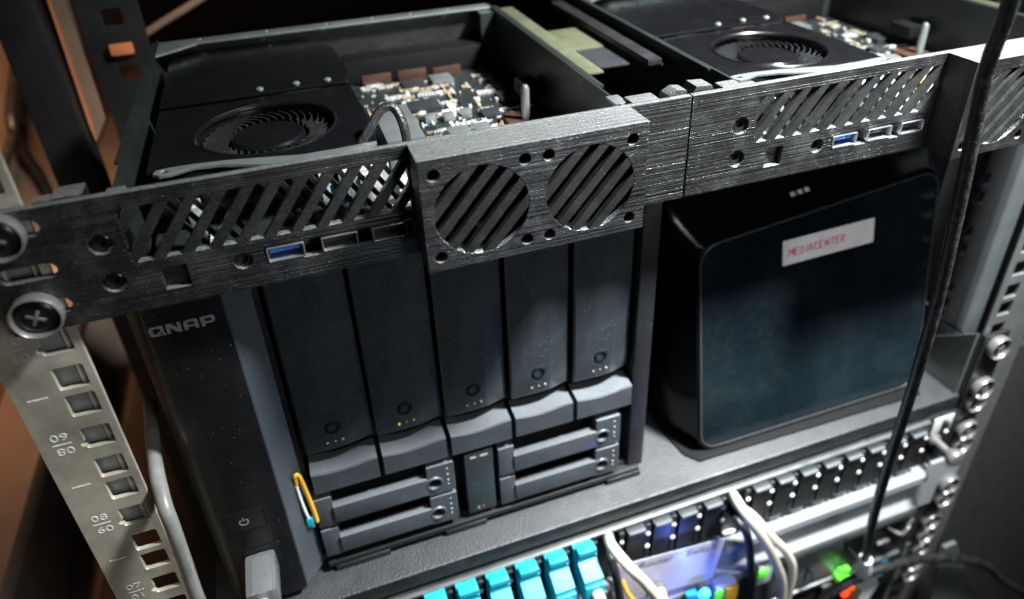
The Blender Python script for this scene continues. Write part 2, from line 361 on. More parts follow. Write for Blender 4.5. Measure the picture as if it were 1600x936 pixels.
# ================================================================== printed faceplates
def cup_screw_mesh():
    ring = G().lathe([(5.2, 0), (7.3, 0), (7.8, 1.0), (7.9, 4.2), (7.6, 4.9), (7.1, 5.0), (6.8, 4.5), (6.6, 2.6), (6.4, 1.6), (5.2, 0)], (0,0,0), '-y', 32, False)
    head = G().lathe([(0.2, 0.8), (6.5, 0.9), (6.5, 2.2), (5.6, 3.3), (3.8, 3.9), (0.2, 4.1)], (0,0,0), '-y', 28)
    cross = G().box(-2.9, 2.9, -4.3, -3.4, -0.55, 0.55, 0.15).box(-0.55, 0.55, -4.32, -3.4, -2.9, 2.9, 0.15)
    cross.xf(Matrix.Rotation(0.5, 3, 'Y'))
    return ring, head, cross
SCREW = None
def cup_screw(parent, at, scale=1.0):
    global SCREW
    if SCREW is None:
        ring, head, cross = cup_screw_mesh(); at = Vector(at)
        T = Matrix.Translation(at)
        for g in (ring, head, cross): g.xf(T)
        SCREW = P('screw', head, 'screwblack', parent, at); P('washer', ring, 'washer', SCREW, at); P('cross_slot', cross, 'washer', SCREW, at)
        return SCREW
    return PI(SCREW, parent, at)
HEX = None
def flush_screw(parent, at):
    global HEX
    at = Vector(at)
    if HEX is None:
        g = G().lathe([(0.2, -1.2), (1.3, -1.2), (1.45, 0.2), (2.6, 0.3), (3.1, 0.0), (3.2, -1.0), (3.2, -2.0)], at, '-y', 20)
        HEX = P('screw', g, 'screwblack', parent, at); return HEX
    return PI(HEX, parent, at)

FZ0, FZ1 = 29.0, 73.3; ZC = 51.0; PER = 8.8; RUN = 14.6
def faceplate(dx, x0, x1, label, ears):
    t = thing('printed_faceplate', ((x0+x1)/2, 0, FZ0), label, 'faceplate', 'printed half-width faceplates of the top unit')
    vent = rect(dx+41, dx+134, 48, 68)
    holes = [rect(dx+41, dx+133.6, 48, 68), rect(dx+81, dx+132.6, 37.3, 44.2, 0.6, 2), circ(dx+73.6, 40.6, 3.1, 20), rect(dx+47.9, dx+55.9, 35.4, 44),
             circ(dx+33.7, 56.8, 3.6, 20), circ(dx+33.5, 42.2, 3.6, 20), rect(dx+137.5, dx+216, 32.5, 70)]
    if ears == 'l':
        holes += [rect(3, 19.5, z-2.7, z+2.7, 2.6, 4) for z in (66.7, 51.2, 37.5)]
    else:
        holes += [rect(463.5, 479.5, z-2.7, z+2.7, 2.6, 4) for z in (66.7, 51.2, 37.5)]
    g = plate(rect(x0, x1, FZ0, FZ1), holes, -3, 0, 0.3)
    # pocket floor behind the square window and rear ledge
    g.box(dx+46.5, dx+57, 0.2, 1.8, 34, 45.5)
    g.box(x0+24 if ears == 'l' else x0+1, x1-0.5, 0.05, 3.4, FZ0+0.4, 32.4, 0.3)
    P('plate', g, 'print', t)
    if ears == 'l':
        lugs = [G().box(222.5, 234, 0.05, 9, 66, 72.6, 0.5), G().prism([(236, 71), (244.9, 71), (244.9, 74.6), (241, 75.2), (237.5, 73.4)], 'y', 0.1, 7),
                G().box(24.1, 33, 0.05, 9, 60, 73.8, 0.5), G().box(19, 24, 0.05, 5, 60, 73.6, 0.5)]
    else:
        lugs = [G().prism([(246.6, 71), (258, 71), (256, 75), (249, 75.6)], 'y', 0.1, 8), G().box(262, 271, 0.05, 8, 66, 72.8, 0.5)]
    for q in lugs: P('rear_lug', q, 'print', t)
    sharp = G()
    # diagonal bars of the vent
    win = rect(dx+40.3, dx+134.0, 47.2, 68.8); k = -2
    while k < 11:
        xb = dx+42.3+4.7+PER*k
        bar = [(xb-0.6, 47.2), (xb+4.1-0.6, 47.2), (xb+4.1+RUN*1.04-0.1, 68.8), (xb+RUN*1.04-0.1, 68.8)]
        c = clip(bar, win)
        if len(c) > 2: P('slat', G().prism(c, 'y', -2.9, -0.3), 'printbar', t)
        k += 1
    # fan housing: a shell standing 15 mm proud of the plate
    hx0, hx1 = dx+134.3, dx+219.2
    fc = (dx+155.6, dx+196.8)
    front = plate(rect(hx0, hx1, FZ0, FZ1+0.02), [circ(c, 50.7, 17.3, 40) for c in fc]+[circ(c+sx*16.2, 51+sz*16.2, 2.2, 16) for c in fc for sx in (-1, 1) for sz in (-1, 1)], -18, -15.4, 0.3)
    front.box(hx0+0.05, hx1-0.05, -15.4, -3.02, FZ1-2.6, FZ1, 0).box(hx0+0.05, hx1-0.05, -15.4, -3.02, FZ0, FZ0+2.6)
    front.box(hx0+0.05, hx0+2.6, -15.4, -3.02, FZ0+2.6, FZ1-2.6).box(hx1-2.6, hx1-0.05, -15.4, -3.02, FZ0+2.6, FZ1-2.6)
    P('fan_housing', front, 'print', t)
    a = math.radians(49); dv = (math.cos(a), math.sin(a)); nv = (-dv[1], dv[0])
    for c in fc:
        con = circ(c, 50.7, 17.9, 36)
        for k in range(-3, 4):
            o = k*6.5+0.4; h = 1.65
            q = [(c+nv[0]*(o+s1)+dv[0]*t1, 50.7+nv[1]*(o+s1)+dv[1]*t1) for s1, t1 in ((-h, -30), (-h, 30), (h, 30), (h, -30))]
            q = q if ((q[1][0]-q[0][0])*(q[2][1]-q[1][1])-(q[1][1]-q[0][1])*(q[2][0]-q[1][0])) > 0 else q[::-1]
            cl = clip(q, con)
            if len(cl) > 2: P('slat', G().prism(cl, 'y', -17.88, -15.5), 'printbar', t)
        P('fan_frame', plate(rect(c-20.3, c+20.3, 31.8, 70.4), [circ(c, 50.7, 18.8, 36)], -13, -3.2, .2), 'gap', t)
        P('fan_back', G().box(c-20, c+20, 0.4, 1.0, 32.6, 69.8), 'gap', t)
        # fan rotor behind the grille
        rot = G().lathe([(0.3, 0), (8, 0), (8.4, 1), (8.4, 9), (0.3, 9)], (c, -3, 50.7), '-y', 20)
        for b in range(7):
            an = 2*math.pi*b/7; pts = []
            for r_, da in ((8, 0), (17, 0.35)):
                pts += [(c+r_*math.cos(an+da), -11.5, 50.7+r_*math.sin(an+da)), (c+r_*math.cos(an+da+.55), -5, 50.7+r_*math.sin(an+da+.55))]
            rot.add(pts+[(p[0], p[1]+0.8, p[2]) for p in pts], [(0,1,3,2),(4,6,7,5),(0,4,5,1),(2,3,7,6),(0,2,6,4),(1,5,7,3)])
        P('fan_rotor', rot, 'cooler', t)
    flush_screw(t, (dx+33.7, -1.6, 56.8)); flush_screw(t, (dx+33.5, -1.6, 42.2))
    return t
fl = faceplate(0, 0, 245.4, 'black printed half-width faceplate on the left, screwed to the numbered rail', 'l')
fr_ = faceplate(235.8, 246.1, 482.6, 'black printed half-width faceplate on the right, partly behind the hanging black cable', 'r')
cup_screw(fl, (8.4, -3.0, 66.7)); cup_screw(fl, (9.6, -3.0, 37.3))
cup_screw(fr_, (473.85, -3.0, 66.7)); cup_screw(fr_, (473.85, -3.0, 37.3))

# ================================================================== slim computers behind the faceplates
def computer(label):
    t = thing('slim_computer', (130, 90, 30), label, 'computer', 'open slim computers behind the faceplates')
    P('chassis_floor', G().box(40, 221, 4, 183, 31, 32), 'blackmetal', t)
    P('chassis_wall', G().box(39.2, 40.4, 8, 190, 31, 70).box(37.5, 39.2, 30, 185, 69.2, 70.1), 'wallzinc', t, label='thin left side wall of the open tray')
    rw = G().box(220.6, 221.8, 5, 183, 31, 70).box(221.8, 224.0, 30, 176, 69.0, 70.2)
    P('chassis_wall', rw, 'wallzinc', t)
    P('wall_flange', G().box(224.1, 231.5, 46, 170, 69.0, 70.1, 0.2), 'olive', t, label='yellowish folded flange of the right wall')
    bf = plate_z(rect(41, 220, 175.5, 184), [circ(x, 180.4, 1.5, 12) for x in (62, 96, 128, 153, 175, 197)], 69, 70.2)
    P('rear_flange', bf, 'zinc', t)
    P('chassis_wall', G().box(40.5, 220.5, 183, 184, 32, 69), 'blackmetal', t)
    P('corner_bracket', G().box(212, 220.4, 168, 182.5, 33, 68.6), 'wallzinc', t); P('corner_bracket', G().prism([(41, 175), (60, 175), (52, 168), (41, 160)], 'z', 69.1, 70.1), 'zinc', t)
    P('circuit_board', G().box(43, 217, 6, 165, 37, 38.6), 'pcb', t)
    rnd = random.Random(3)
    P('drive_carriage', G().box(132, 214, 166, 181, 33, 52, 1), 'gap', t)
    # larger parts that can be told apart
    for (x0, x1, y0, y1, h, m) in ((134, 150, 44, 84, 16, 'zinc'), (156, 172, 110, 122, 2.5, 'chip'), (176, 188, 144, 156, 3, 'zinc'), (160, 172, 144, 155, 2.5, 'chip'),
                                   (140, 156, 160, 162, 6, 'copper'), (160, 176, 160, 162, 6, 'copper'), (180, 196, 160, 162, 5, 'copper'),
                                   (196, 212, 70, 86, 2.5, 'copper'), (203, 212, 104, 116, 3, 'chip'), (166, 176, 66, 76, 4.5, 'zinc'), (178, 186, 66, 76, 4.5, 'zinc'), (188, 197, 88, 97, 2.5, 'chip')):
        P({'zinc': 'shield_can', 'chip': 'chip', 'copper': 'contact_strip'}[m], G().box(x0, x1, y0, y1, 38.7, 38.7+h, 0.4), m, t)
    for (x, y) in ((151, 92), (160, 93), (169, 92), (178, 93), (150, 30), (152, 58)):
        P('choke', G().box(x, x+5.5, y, y+5.5, 38.7, 42.5, .8), 'zinc', t)
    P('capacitor', G().lathe([(3.4, 0), (3.4, 9), (3.0, 9.6), (0.2, 9.7)], (168, 40, 38.7), 'z', 16), 'gold', t)
    sm = {'solder': G(), 'ceramic': G(), 'chip': G()}
    regs = ((150, 206, 24, 64, 420, 1), (152, 210, 66, 108, 420, 1), (136, 214, 108, 158, 420, .8), (60, 66, 8, 20, 8, 1), (104, 130, 8, 20, 26, 1), (135, 150, 20, 42, 80, 1))
    for (x0, x1, y0, y1, n, br_) in regs:
        k_ = 0
        while k_ < n:
            x, y = rnd.uniform(x0, x1), rnd.uniform(y0, y1); m_ = rnd.choice(('solder', 'solder', 'solder', 'ceramic', 'chip', 'chip', 'chip'))
            a, b = rnd.choice(((.45, .28), (.5, .3), (.7, .4), (.6, 1.1), (1.3, .9), (.35, .35), (1.9, .4)))
            along = rnd.random() < .65
            if rnd.random() < .5: a, b = b, a
            z = rnd.uniform(.4, 1.5); cnt = rnd.choice((1, 1, 2, 3, 4, 6, 8)) if m_ != 'chip' else rnd.choice((1, 1, 2))
            for q in range(cnt):
                px = x+(q*(2*a+.5) if along else 0); py = y+(0 if along else q*(2*b+.5)); k_ += 1
                if 44 < px < 216 and 7 < py < 164: sm[m_].box(px-a, px+a, py-b, py+b, 38.65, 38.7+z)
    for k, g in sm.items():
        o = P('small_board_parts', g, k, t); o['kind'] = 'stuff'
    # socket shells and coloured parts right behind the vent
    for i, x in enumerate((59, 104, 111, 118, 125)):
        P('socket_shell', G().box(x, x+4.2, 9+(i % 3)*2, 16+(i % 2)*4, 46, 58+(i*7 % 5), .3), 'solder', t)
    P('card_label', G().box(107, 113, 7.5, 8, 50, 58), 'teal', t)
    for i in range(9):
        x = 96+i*5; gr = G().prism([(x, 46), (x+2.2, 46), (x-10, 66), (x-12.2, 66)], 'y', 4.2, 5); P('inner_slat', gr, 'chip', t)
    for i in range(4):
        x = 62+i*5; gr = G().prism([(x, 46), (x+2.2, 46), (x-10, 66), (x-12.2, 66)], 'y', 4.2, 5); P('inner_slat', gr, 'chip', t)
    # blower
    cx, cy = 89, 57
    sh = plate_z([(46, 31), (66, 30), (88, 27.5), (110, 25.5), (128, 26), (128.5, 60), (127, 94), (46, 94)], [circ(cx, cy, 26.3, 48)], 62.6, 64.2, 0.4)
    P('blower_cover', sh, 'cooler', t)
    P('blower_case', plate_z([(47, 28.3), (127, 27), (126, 93), (47, 93)], [circ(cx, cy, 28.5, 48)], 47, 62.4, 0.3), 'cooler', t)
    lip = [[(cx+r*math.cos(2*math.pi*k/48), cy+r*math.sin(2*math.pi*k/48), z) for k in range(48)] for r, z in ((26.4, 64.3), (27.0, 64.9), (27.8, 64.3))]
    P('inlet_ring', G().ring_loft(lip, False, False), 'cooler', t)
    ro = P('rotor', G().lathe([(0.3, 61.3), (13.2, 61.3), (14.2, 60.4), (14.6, 58), (14.6, 49), (0.3, 49)], (cx, cy, 0), 'z', 40), 'cooler', t)
    for k in range(33):
        a = 2*math.pi*k/33; pts = []
        for j in range(5):
            r = 16.2+j*2.25; an = a+0.055*j+0.012*j*j
            c, s_ = math.cos(an), math.sin(an)
            pts.append((cx+r*c, cy+r*s_))
        L_ = [(p[0], p[1]) for p in pts]; th = 0.35
        v = []; f = []
        for p in L_:
            d = Vector((p[0]-cx, p[1]-cy)).normalized(); n = (-d.y*th, d.x*th)
            for z in (50, 61.0):
                v += [(p[0]+n[0], p[1]+n[1], z), (p[0]-n[0], p[1]-n[1], z)]
        for j in range(4):
            q = j*4; f += [(q, q+4, q+6, q+2), (q+1, q+3, q+7, q+5), (q+2, q+6, q+7, q+3), (q, q+1, q+5, q+4)]
        f += [(0, 2, 3, 1), (16, 17, 19, 18)]
        P('blade', G().add(v, f), 'blackmetal', ro)
    P('rear_cover', plate_z([(46, 97), (126, 96), (129, 112), (127, 150), (118, 172), (60, 172), (46, 165)], [], 63.5, 65.5, 0.6), 'cooler', t)
    P('mount_arm', plate_z([(48.5, 27.5), (51, 25.2), (55, 25.4), (62, 28), (72, 26.5), (86, 20.5), (100, 17.8), (112, 18.5), (121, 21.2), (127, 21.6), (127.5, 24.6), (112, 23.6), (100, 23.6), (88, 26.4), (74, 29.6), (62, 31.2), (54, 31.2), (49.5, 30.6)], [circ(52.6, 28.2, 1.4, 14)], 63.2, 64.7, 0.35), 'zinc', t)
    P('socket_block', G().box(112, 126, 10, 19, 46, 60.6, .4), 'solder', t)
    for x, y in ((88, 100), (104, 101), (118, 100)):
        P('cover_screw', G().lathe([(1.7, 0), (1.7, .6), (1.0, 1.2), (.1, 1.3)], (x, y, 65.4), 'z', 14), 'zinc', t)
    P('standoff', G().lathe([(2, 0), (2, 18), (1.2, 19.5), (.1, 20)], (205, 75, 38.6), 'z', 14), 'zinc', t)
    P('latch_block', G().box(209, 219, 88, 104, 45, 52, 1), 'gap', t); P('latch_block', G().box(210, 219, 36, 52, 42, 49, 1), 'gap', t)
    P('fan_cable', G().tube([(118, 24, 60), (124, 27, 66), (131, 31, 73.5), (136.5, 31, 74), (139, 27, 66), (139, 24, 48)], 1.9, 10), 'cableblack', t)
    # front corner clip
    P('corner_clip', G().box(38.2, 44, 4.0, 7.9, 66, 71, .5), 'zinc', t); P('corner_clip', G().box(217.5, 222.8, 6, 15, 70.2, 71.4, .3).box(219.5, 220.8, 0.2, 6.2, 70.6, 71.2, .2), 'zinc', t)
    # USB sockets and audio jack seen in the faceplate
    for i, x in enumerate((81.6, 100.3, 118.2)):
        shell = plate(rect(x, x+12.8, 37.8, 43.6, .5, 2), [rect(x+.55, x+12.25, 38.35, 43.05, .4, 2)], -3.3, 9, .1)
        u = P('usb_port', shell, 'usbmetal', t)
        P('tongue', G().box(x+1.2, x+11.6, -1.2, 8, 40.5, 42.4, .2), 'usbblue' if i == 0 else 'chip', u)
        P('port_back', G().box(x+.6, x+12.2, 8, 8.8, 38.4, 43), 'gap', u)
        pins = G()
        for k in range(4): pins.box(x+2.4+k*2.3, x+3.3+k*2.3, -.6, 6, 42.41, 42.7)
        P('contacts', pins, 'gold', u)
    P('audio_jack', G().lathe([(2.9, 0), (2.9, 2.0), (1.8, 2.0), (1.6, -4), (.1, -4)], (73.6, 0.4, 40.6), '-y', 20), 'chip', t)
    return t
ca = computer('open slim computer on the left with dark blower and board full of silver parts')
cb = copy_tree(ca, (235.8, 0, 0))
for ch in list(cb.children):
    if ch.name.startswith('fan_cable'): bpy.data.objects.remove(ch)
cb['label'] = ''; cb['label'] = 'open slim computer on the right, its blower blades catching the light'

# bracket lying between the two computers
br = thing('support_bracket', (265, 150, 32), 'dusty metal support bracket between the two open computers', 'bracket')
P('sheet', G().box(232.5, 261.6, 106, 144, 60, 61, .2), 'olive', br); P('sheet', G().box(232.5, 260, 76, 105.6, 59.6, 60.6, .2), 'shelf', br, label='dusty black half of the bracket')
P('bar', G().box(262, 269, 62, 186, 63, 66, .3).box(269.1, 274.7, 62, 186, 62, 63.2), 'blackmetal', br)
P('leg', G().box(236, 239, 90, 140, 30.5, 59.5), 'blackmetal', br)

# ================================================================== storage unit (NAS)
nas = thing('network_storage_unit', (138, 120, -160.5), 'black network storage unit with five drive trays, standing under the left computer', 'storage unit')
ZB, ZT = -155.0, 23.0
P('casing', G().box(27, 249.4, 36, 236, ZB, ZT, 2.5), 'nas', nas)
# logo panel: chamfered column at the left of the front
P('logo_panel', G().prism([(27, 36), (27.5, 17), (33, 9.2), (35, 8), (59.5, 8), (61.5, 8.6), (61.5, 36)], 'z', ZB, ZT), 'naslogo', nas, smooth=40)
M['strip'] = mat('strip_plastic', (0.030, 0.036, 0.042), 0.4, vary=0.15, vscale=25, dust=0.15)
P('edge_strip', G().prism([(61.55, 8.7), (62.2, 9.0), (71, 18.6), (71, 36), (61.55, 36)], 'z', ZB+1, ZT), 'strip', nas, smooth=20)
P('bay_frame', G().box(71.1, 239.6, 30, 36, ZB, ZT).box(239.8, 249.4, 18, 36, ZB, ZT, 1.6).box(71.1, 239.7, 20, 30, ZB, -150.2).box(71.1, 73, 22, 30, -150, ZT), 'nas', nas)
P('bottom_lip', G().box(73, 246, 15.6, 24, -156.3, -153.2, .9), 'nas', nas)
for x0, x1 in ((76, 104), (133, 156), (226, 247)):
    P('foot', G().box(x0, x1, 15.2, 30, -160.4, -156.4, 1.2), 'nas', nas)
P('foot', G().box(34, 60, 14, 34, -160.4, -155.1, .9), 'nas', nas); P('foot', G().box(34, 60, 200, 230, -160.4, -155.1, .9), 'nas', nas); P('foot', G().box(215, 240, 200, 230, -160.4, -155.1, .9), 'nas', nas)
# five drive trays
tw = 31.3
tray0 = None
for i in range(5):
    x = 75.0+33.0*i
    if tray0 is None:
        org = Vector((x, 20, -80))
        prof = [(0, 29.5), (0, 20.2), (0.8, 19.4), (10, 19.0), (11.5, 19.02), (20.0, 19.4), (21.0, 19.6), (30.2, 22.0), (31.3, 23.0), (31.3, 29.5)]
        body = []
        rings = []
        for z, dy in ((20, 0), (-74, 0), (-80.5, 0.6), (-82.5, 3.0), (-83, 8)):
            rings.append([(x+p[0], min(29.6, p[1]+dy) if p[1] < 29 else 29.6, z) for p in prof])
        tray0 = P('drive_tray', G().ring_loft(rings), 'tray', nas, org, smooth=18)
        P('lock', G().lathe([(.1, -.6), (1.9, -.6), (2.1, .5), (3.0, .7), (3.7, .4), (3.9, -.2)], (x+14.2, 19.3, -67), '-y', 24), 'gap', tray0, org)
        for k, (a, r) in enumerate(((10.6, .55), (17.6, .55), (14.2, .35))): P('status_led', G().lathe([(r, -.3), (r, .25), (.1, .3)], (x+a, 19.2, -75.6), '-y', 10), 'faint_print', tray0, org)
        # handle with a dipped top edge
        rings = []
        for k in range(13):
            u = k/12; xx = x+.3+u*30.6; dip = -88.6-1.5*math.sin(math.pi*min(1, u*1.15)); 
            rings.append([(xx, 15.0, dip-.7), (xx, 15.6, dip), (xx, 27, dip+.8), (xx, 29.5, -103), (xx, 17, -103), (xx, 15.0, -101.6)])
        P('handle', G().ring_loft(rings), 'handle', tray0, org, smooth=25)
        trays = [tray0]
    else:
        trays.append(PI(tray0, nas, (x, 20, -80)))
al = P('status_led', G().lathe([(.6, -.2), (.55, .3), (.1, .4)], (75+33+10.6, 19.0, -75.6), '-y', 12), 'ledamber', trays[1], (75+33, 20, -80), label='small lit amber light')
# small trays
st0 = None
for x, z in ((73.2, -106.5), (73.2, -128.5), (164.4, -108), (164.4, -130)):
    org = (x, 16, z)
    if st0 is None:
        g = G().box(x, x+8.4, 15.6, 29.5, z-19.4, z, .5)
        st0 = P('small_tray', g, 'handle', nas, org)
        P('handle_bar', G().box(x+8.1, x+54.4, 14.6, 19.5, z-17.8, z-6.6, .6), 'handle', st0, org)
        P('tray_back', G().box(x+8.4, x+54, 24, 29, z-19, z), 'gap', st0, org)
        blk = plate(rect(x+54, x+68, z-19.4, z+.6, 1.0, 3), [circ(x+57.5, z-11.0, 3.3, 20)], 15.2, 29, .4)
        P('end_block', blk, 'handle', st0, org)
        lk = P('lock', G().lathe([(.1, -.8), (1.5, -.8), (1.7, .2), (2.6, .4), (3.2, .1), (3.2, -3)], (x+57.5, 16.6, z-11.0), '-y', 20), 'screwblack', st0, org)
        P('lock_collar', G().lathe([(3.4, -.4), (4.6, -.2), (4.2, .9), (3.4, .9), (3.4, -.4)], (x+57.5, 15.3, z-11.0), '-y', 20, False), 'handle', st0, org)
        for dz in (-3, -7, -11, -14): P('status_led', G().lathe([(.4, -.2), (.35, .2), (.05, .25)], (x+64.5, 15.2, z+dz), '-y', 8), 'white_print', st0, org)
    else: PI(st0, nas, org)
P('port_cover', G().box(146.8, 161.8, 16, 29, -149.4, -105, .8), 'tray', nas)
P('port_cover_mark', text_geo('6 1', 3.2, .05, lambda p: (153.5+p.x, 15.95-p.z, -146+p.y)).box(150, 153, 15.93, 15.99, -109, -107.6).box(155, 159, 15.93, 15.99, -109, -107.6), 'faint_print', nas)
# buttons
for (x0, x1, z0, z1) in ((36.8, 53.5, -103.5, -90.5), (39.0, 56.5, -131, -115.5)):
    P('button_frame', plate(rect(x0, x1, z0, z1, 2), [rect(x0+.5, x1-.5, z0+.5, z1-.5, 1.6)], 7.72, 8.0, .05), 'gap', nas)
    P('button', plate(rect(x0+.6, x1-.6, z0+.6, z1-.6, 1.5), [], 7.7, 7.98, .1), 'naslogo', nas)
ico = G(); n = 22; cx, cz = 44.2, -97.2
arc = [(math.radians(125+290*k/n)) for k in range(n+1)]
pl = [(cx+2.1*math.cos(a), cz+2.1*math.sin(a)) for a in arc]+[(cx+1.6*math.cos(a), cz+1.6*math.sin(a)) for a in arc[::-1]]
ico = curve_geo([pl], .1, .01, lambda p: (p.x, 7.66-p.z, p.y)); ico.box(cx-.25, cx+.25, 7.6, 7.68, cz+.6, cz+2.6)
P('power_symbol', ico, 'logo', nas)
cx, cz = 45.2, -122.4
ic2 = curve_geo([circ(cx+.8, cz+.7, 1.9, 20), circ(cx+.8, cz+.7, 1.45, 20)], .1, .01, lambda p: (p.x, 7.66-p.z, p.y)); ic2.box(cx-2.1, cx-.1, 7.55, 7.64, cz-2.0, cz-.2, .02)
P('copy_symbol', ic2, 'logo', nas)
# raised brand lettering, squared wide letters
def letters():
    g = G(); mp = lambda ox: (lambda p: (35.0+ox+p.x, 7.75-p.z, 10.3+p.y)); H = 4.3; W = 5.0; T = 1.05
    def ring(ox, outer, inner): 
        q = curve_geo([outer]+inner, .5, .08, mp(ox)); g.add(q.v, q.f)
    ring(0, rect(0, W, 0, H, 1.2, 4), [rect(T+.15, W-T-.15, T-.1, H-T+.1, .6, 3)]); ring(0, [(W-2.3, 1.7), (W-1.3, 1.7), (W+.5, -.05), (W-.9, -.05)], [])
    ring(5.9, [(0,0),(0,H),(1.5,H),(W-T-.1,1.5),(W-T-.1,H),(W,H),(W,0),(W-1.5,0),(T+.1,H-1.5),(T+.1,0)], [])
    ring(11.8, [(0,0),(0,H-1.2),(.35,H-.35),(1.2,H),(W-1.2,H),(W-.35,H-.35),(W,H-1.2),(W,0),(W-T-.2,0),(W-T-.2,1.1),(T+.2,1.1),(T+.2,0)], [rect(T+.2, W-T-.2, 1.95, H-T+.05, .4, 3)])
    ring(17.7, [(0,0),(0,H),(W-1.2,H),(W-.35,H-.35),(W,H-1.2),(W,2.2),(W-.35,1.4),(W-1.2,1.05),(T+.2,1.05),(T+.2,0)], [rect(T+.2, W-T-.2, 1.95, H-T+.05, .4, 3)])
    return g
P('brand_lettering', letters(), 'logo', nas)

# ================================================================== media centre box
media = thing('media_computer', (365, 90, -160.5), 'black media computer with glossy leaning front and a handwritten name sticker', 'computer')
Of = Vector((287, 16, -156)); vv = Vector((0, 26, 139)).normalized(); nn = Vector((0, vv.z, -vv.y)); HV = 141.0; WV = 154.0
fm = lambda u, v, d: tuple(Of+Vector((u, 0, 0))+vv*v+nn*d)
fw = lambda u, v, d: fm(u, v*(1-0.105*(1-u/WV)), d)           # the top edge runs slightly downhill to the left
def frame_ring(e, d, r, n=6, el=None, top=None):
    return [fw(p[0], p[1], d) for p in rect(-(el if el is not None else e), WV+e, -min(e, 3), HV+(top if top is not None else e), r, n)]
rings = [frame_ring(0, 0.4, 11), frame_ring(1.2, 0.0, 11.5), frame_ring(2.6, 0.8, 12), frame_ring(4, 4, 12.5, el=3.4), frame_ring(14, 17, 13, el=8, top=16), frame_ring(17, 24, 13, el=10, top=24), frame_ring(17, 60, 13, el=10, top=26)]
bodyg = G().ring_loft(rings, False, True)
P('casing', bodyg, 'mediabody', media, smooth=40)
sg = curve_geo([rect(0.1, WV-.1, .1, HV-.1, 11, 7)], .8, .05, lambda p: fw(p.x, p.y, .75-p.z))
P('front_glass', sg, 'glass', media)
M['rim'] = mat('rim_plastic', (0.035, 0.036, 0.038), 0.3, spec=0.7)
P('front_rim', curve_geo([rect(-1.1, WV+1.1, -1.1, HV+1.1, 12, 7), rect(-.2, WV+.2, -.2, HV+.2, 11, 7)], .9, .25, lambda p: fw(p.x, p.y, .05-p.z)), 'rim', media)
sf = G().box(280, 450, 40, 130, -159.0, -150.5, 1.0); P('base_foot', sf, 'mediabody', media)
P('contact_shadow', G().prism([(274, 60), (274.5, 36), (277, 19), (283, 11.5), (440, 9), (452, 30), (452, 60)], 'z', -160.4, -159.1), 'gap', media)  # shadow under the box, put in as a thin black sheet
stk = lambda d: (lambda p: fm(81.0+.91*(p.x*math.cos(.02)-p.y*math.sin(.02)), 113.0+.88*p.y+p.x*.02, d-p.z))
P('name_sticker', curve_geo([rect(-33.5, 33.5, -8.4, 8.4, .8, 2)], .3, .03, stk(.15)), 'paper', media)
hand = G(); xo = -29
strokes = {'M': [[(0,0),(.3,4),(1.6,1.6),(2.9,4.2),(3.3,0)]], 'E': [[(2.4,.1),(.2,0),(.4,4),(2.6,4.1)],[(.3,2),(2.0,2.1)]], 'D': [[(.3,0),(.2,4),(1.8,3.6),(2.6,2),(1.8,.4),(.3,0)]],
           'I': [[(.6,0),(.7,4)]], 'A': [[(0,0),(1.4,4.2),(2.7,0)],[(.5,1.5),(2.3,1.6)]], 'C': [[(2.6,3.5),(1.4,4.1),(.2,2.4),(.6,.5),(1.8,0),(2.6,.5)]],
           'N': [[(.1,0),(.3,4),(2.4,.2),(2.6,4.1)]], 'T': [[(0,4),(2.9,4.1)],[(1.4,4),(1.3,0)]], 'R': [[(.2,0),(.3,4),(2.0,3.9),(2.3,2.8),(.4,2.1),(2.4,0)]]}
for ch in 'MEDIACENTER':
    wd = 2.0 if ch == 'I' else 4.0
    for st in strokes[ch]:
        pts = [stk(-.05)(Vector((xo+p[0], -2.4+p[1]*1.15+xo*.012, 0))) for p in st]
        hand.tube(pts, .33, 6, 3)
    xo += wd
P('handwriting', hand, 'redink', media)
for k in range(3):
    g = curve_geo([rect(62+k*4.5, 65+k*4.5, HV+9, HV+10.8)], .1, .01, lambda p: fw(p.x, p.y, 9.0-p.z+(p.y-HV-9)*1.08)); P('casing_print', g, 'white_print', media)

# ================================================================== shelf
shelf = thing('rack_shelf', (240, 100, -170.5), 'dusty black textured rack shelf carrying the storage unit and media computer', 'shelf')
lipp = [(0.0, -162.2), (0.6, -161.0), (1.8, -160.5), (232, -160.5), (232, -163), (3.0, -163), (2.4, -163.6), (2.4, -170.2), (0.0, -170.2)]
P('shelf_plate', G().prism(lipp, 'x', 17.5, 463), 'shelf', shelf)
P('ear', plate(rect(463.2, 482.6, -170, -112), [], -2.2, 0.1, .3), 'blackmetal', shelf)
P('side_bracket', G().prism([(2, -160.4), (60, -160.4), (2, -112)], 'x', 461, 463), 'zinc', shelf)
P('ear', plate(rect(0, 17.3, -170, -132), [], -2.2, 0.1, .3), 'blackmetal', shelf)
for z in (-120.9, -153.5): cup_screw(shelf, (473.4, -2.2, z))
cup_screw(shelf, (473.4, -1.0, -165.5))

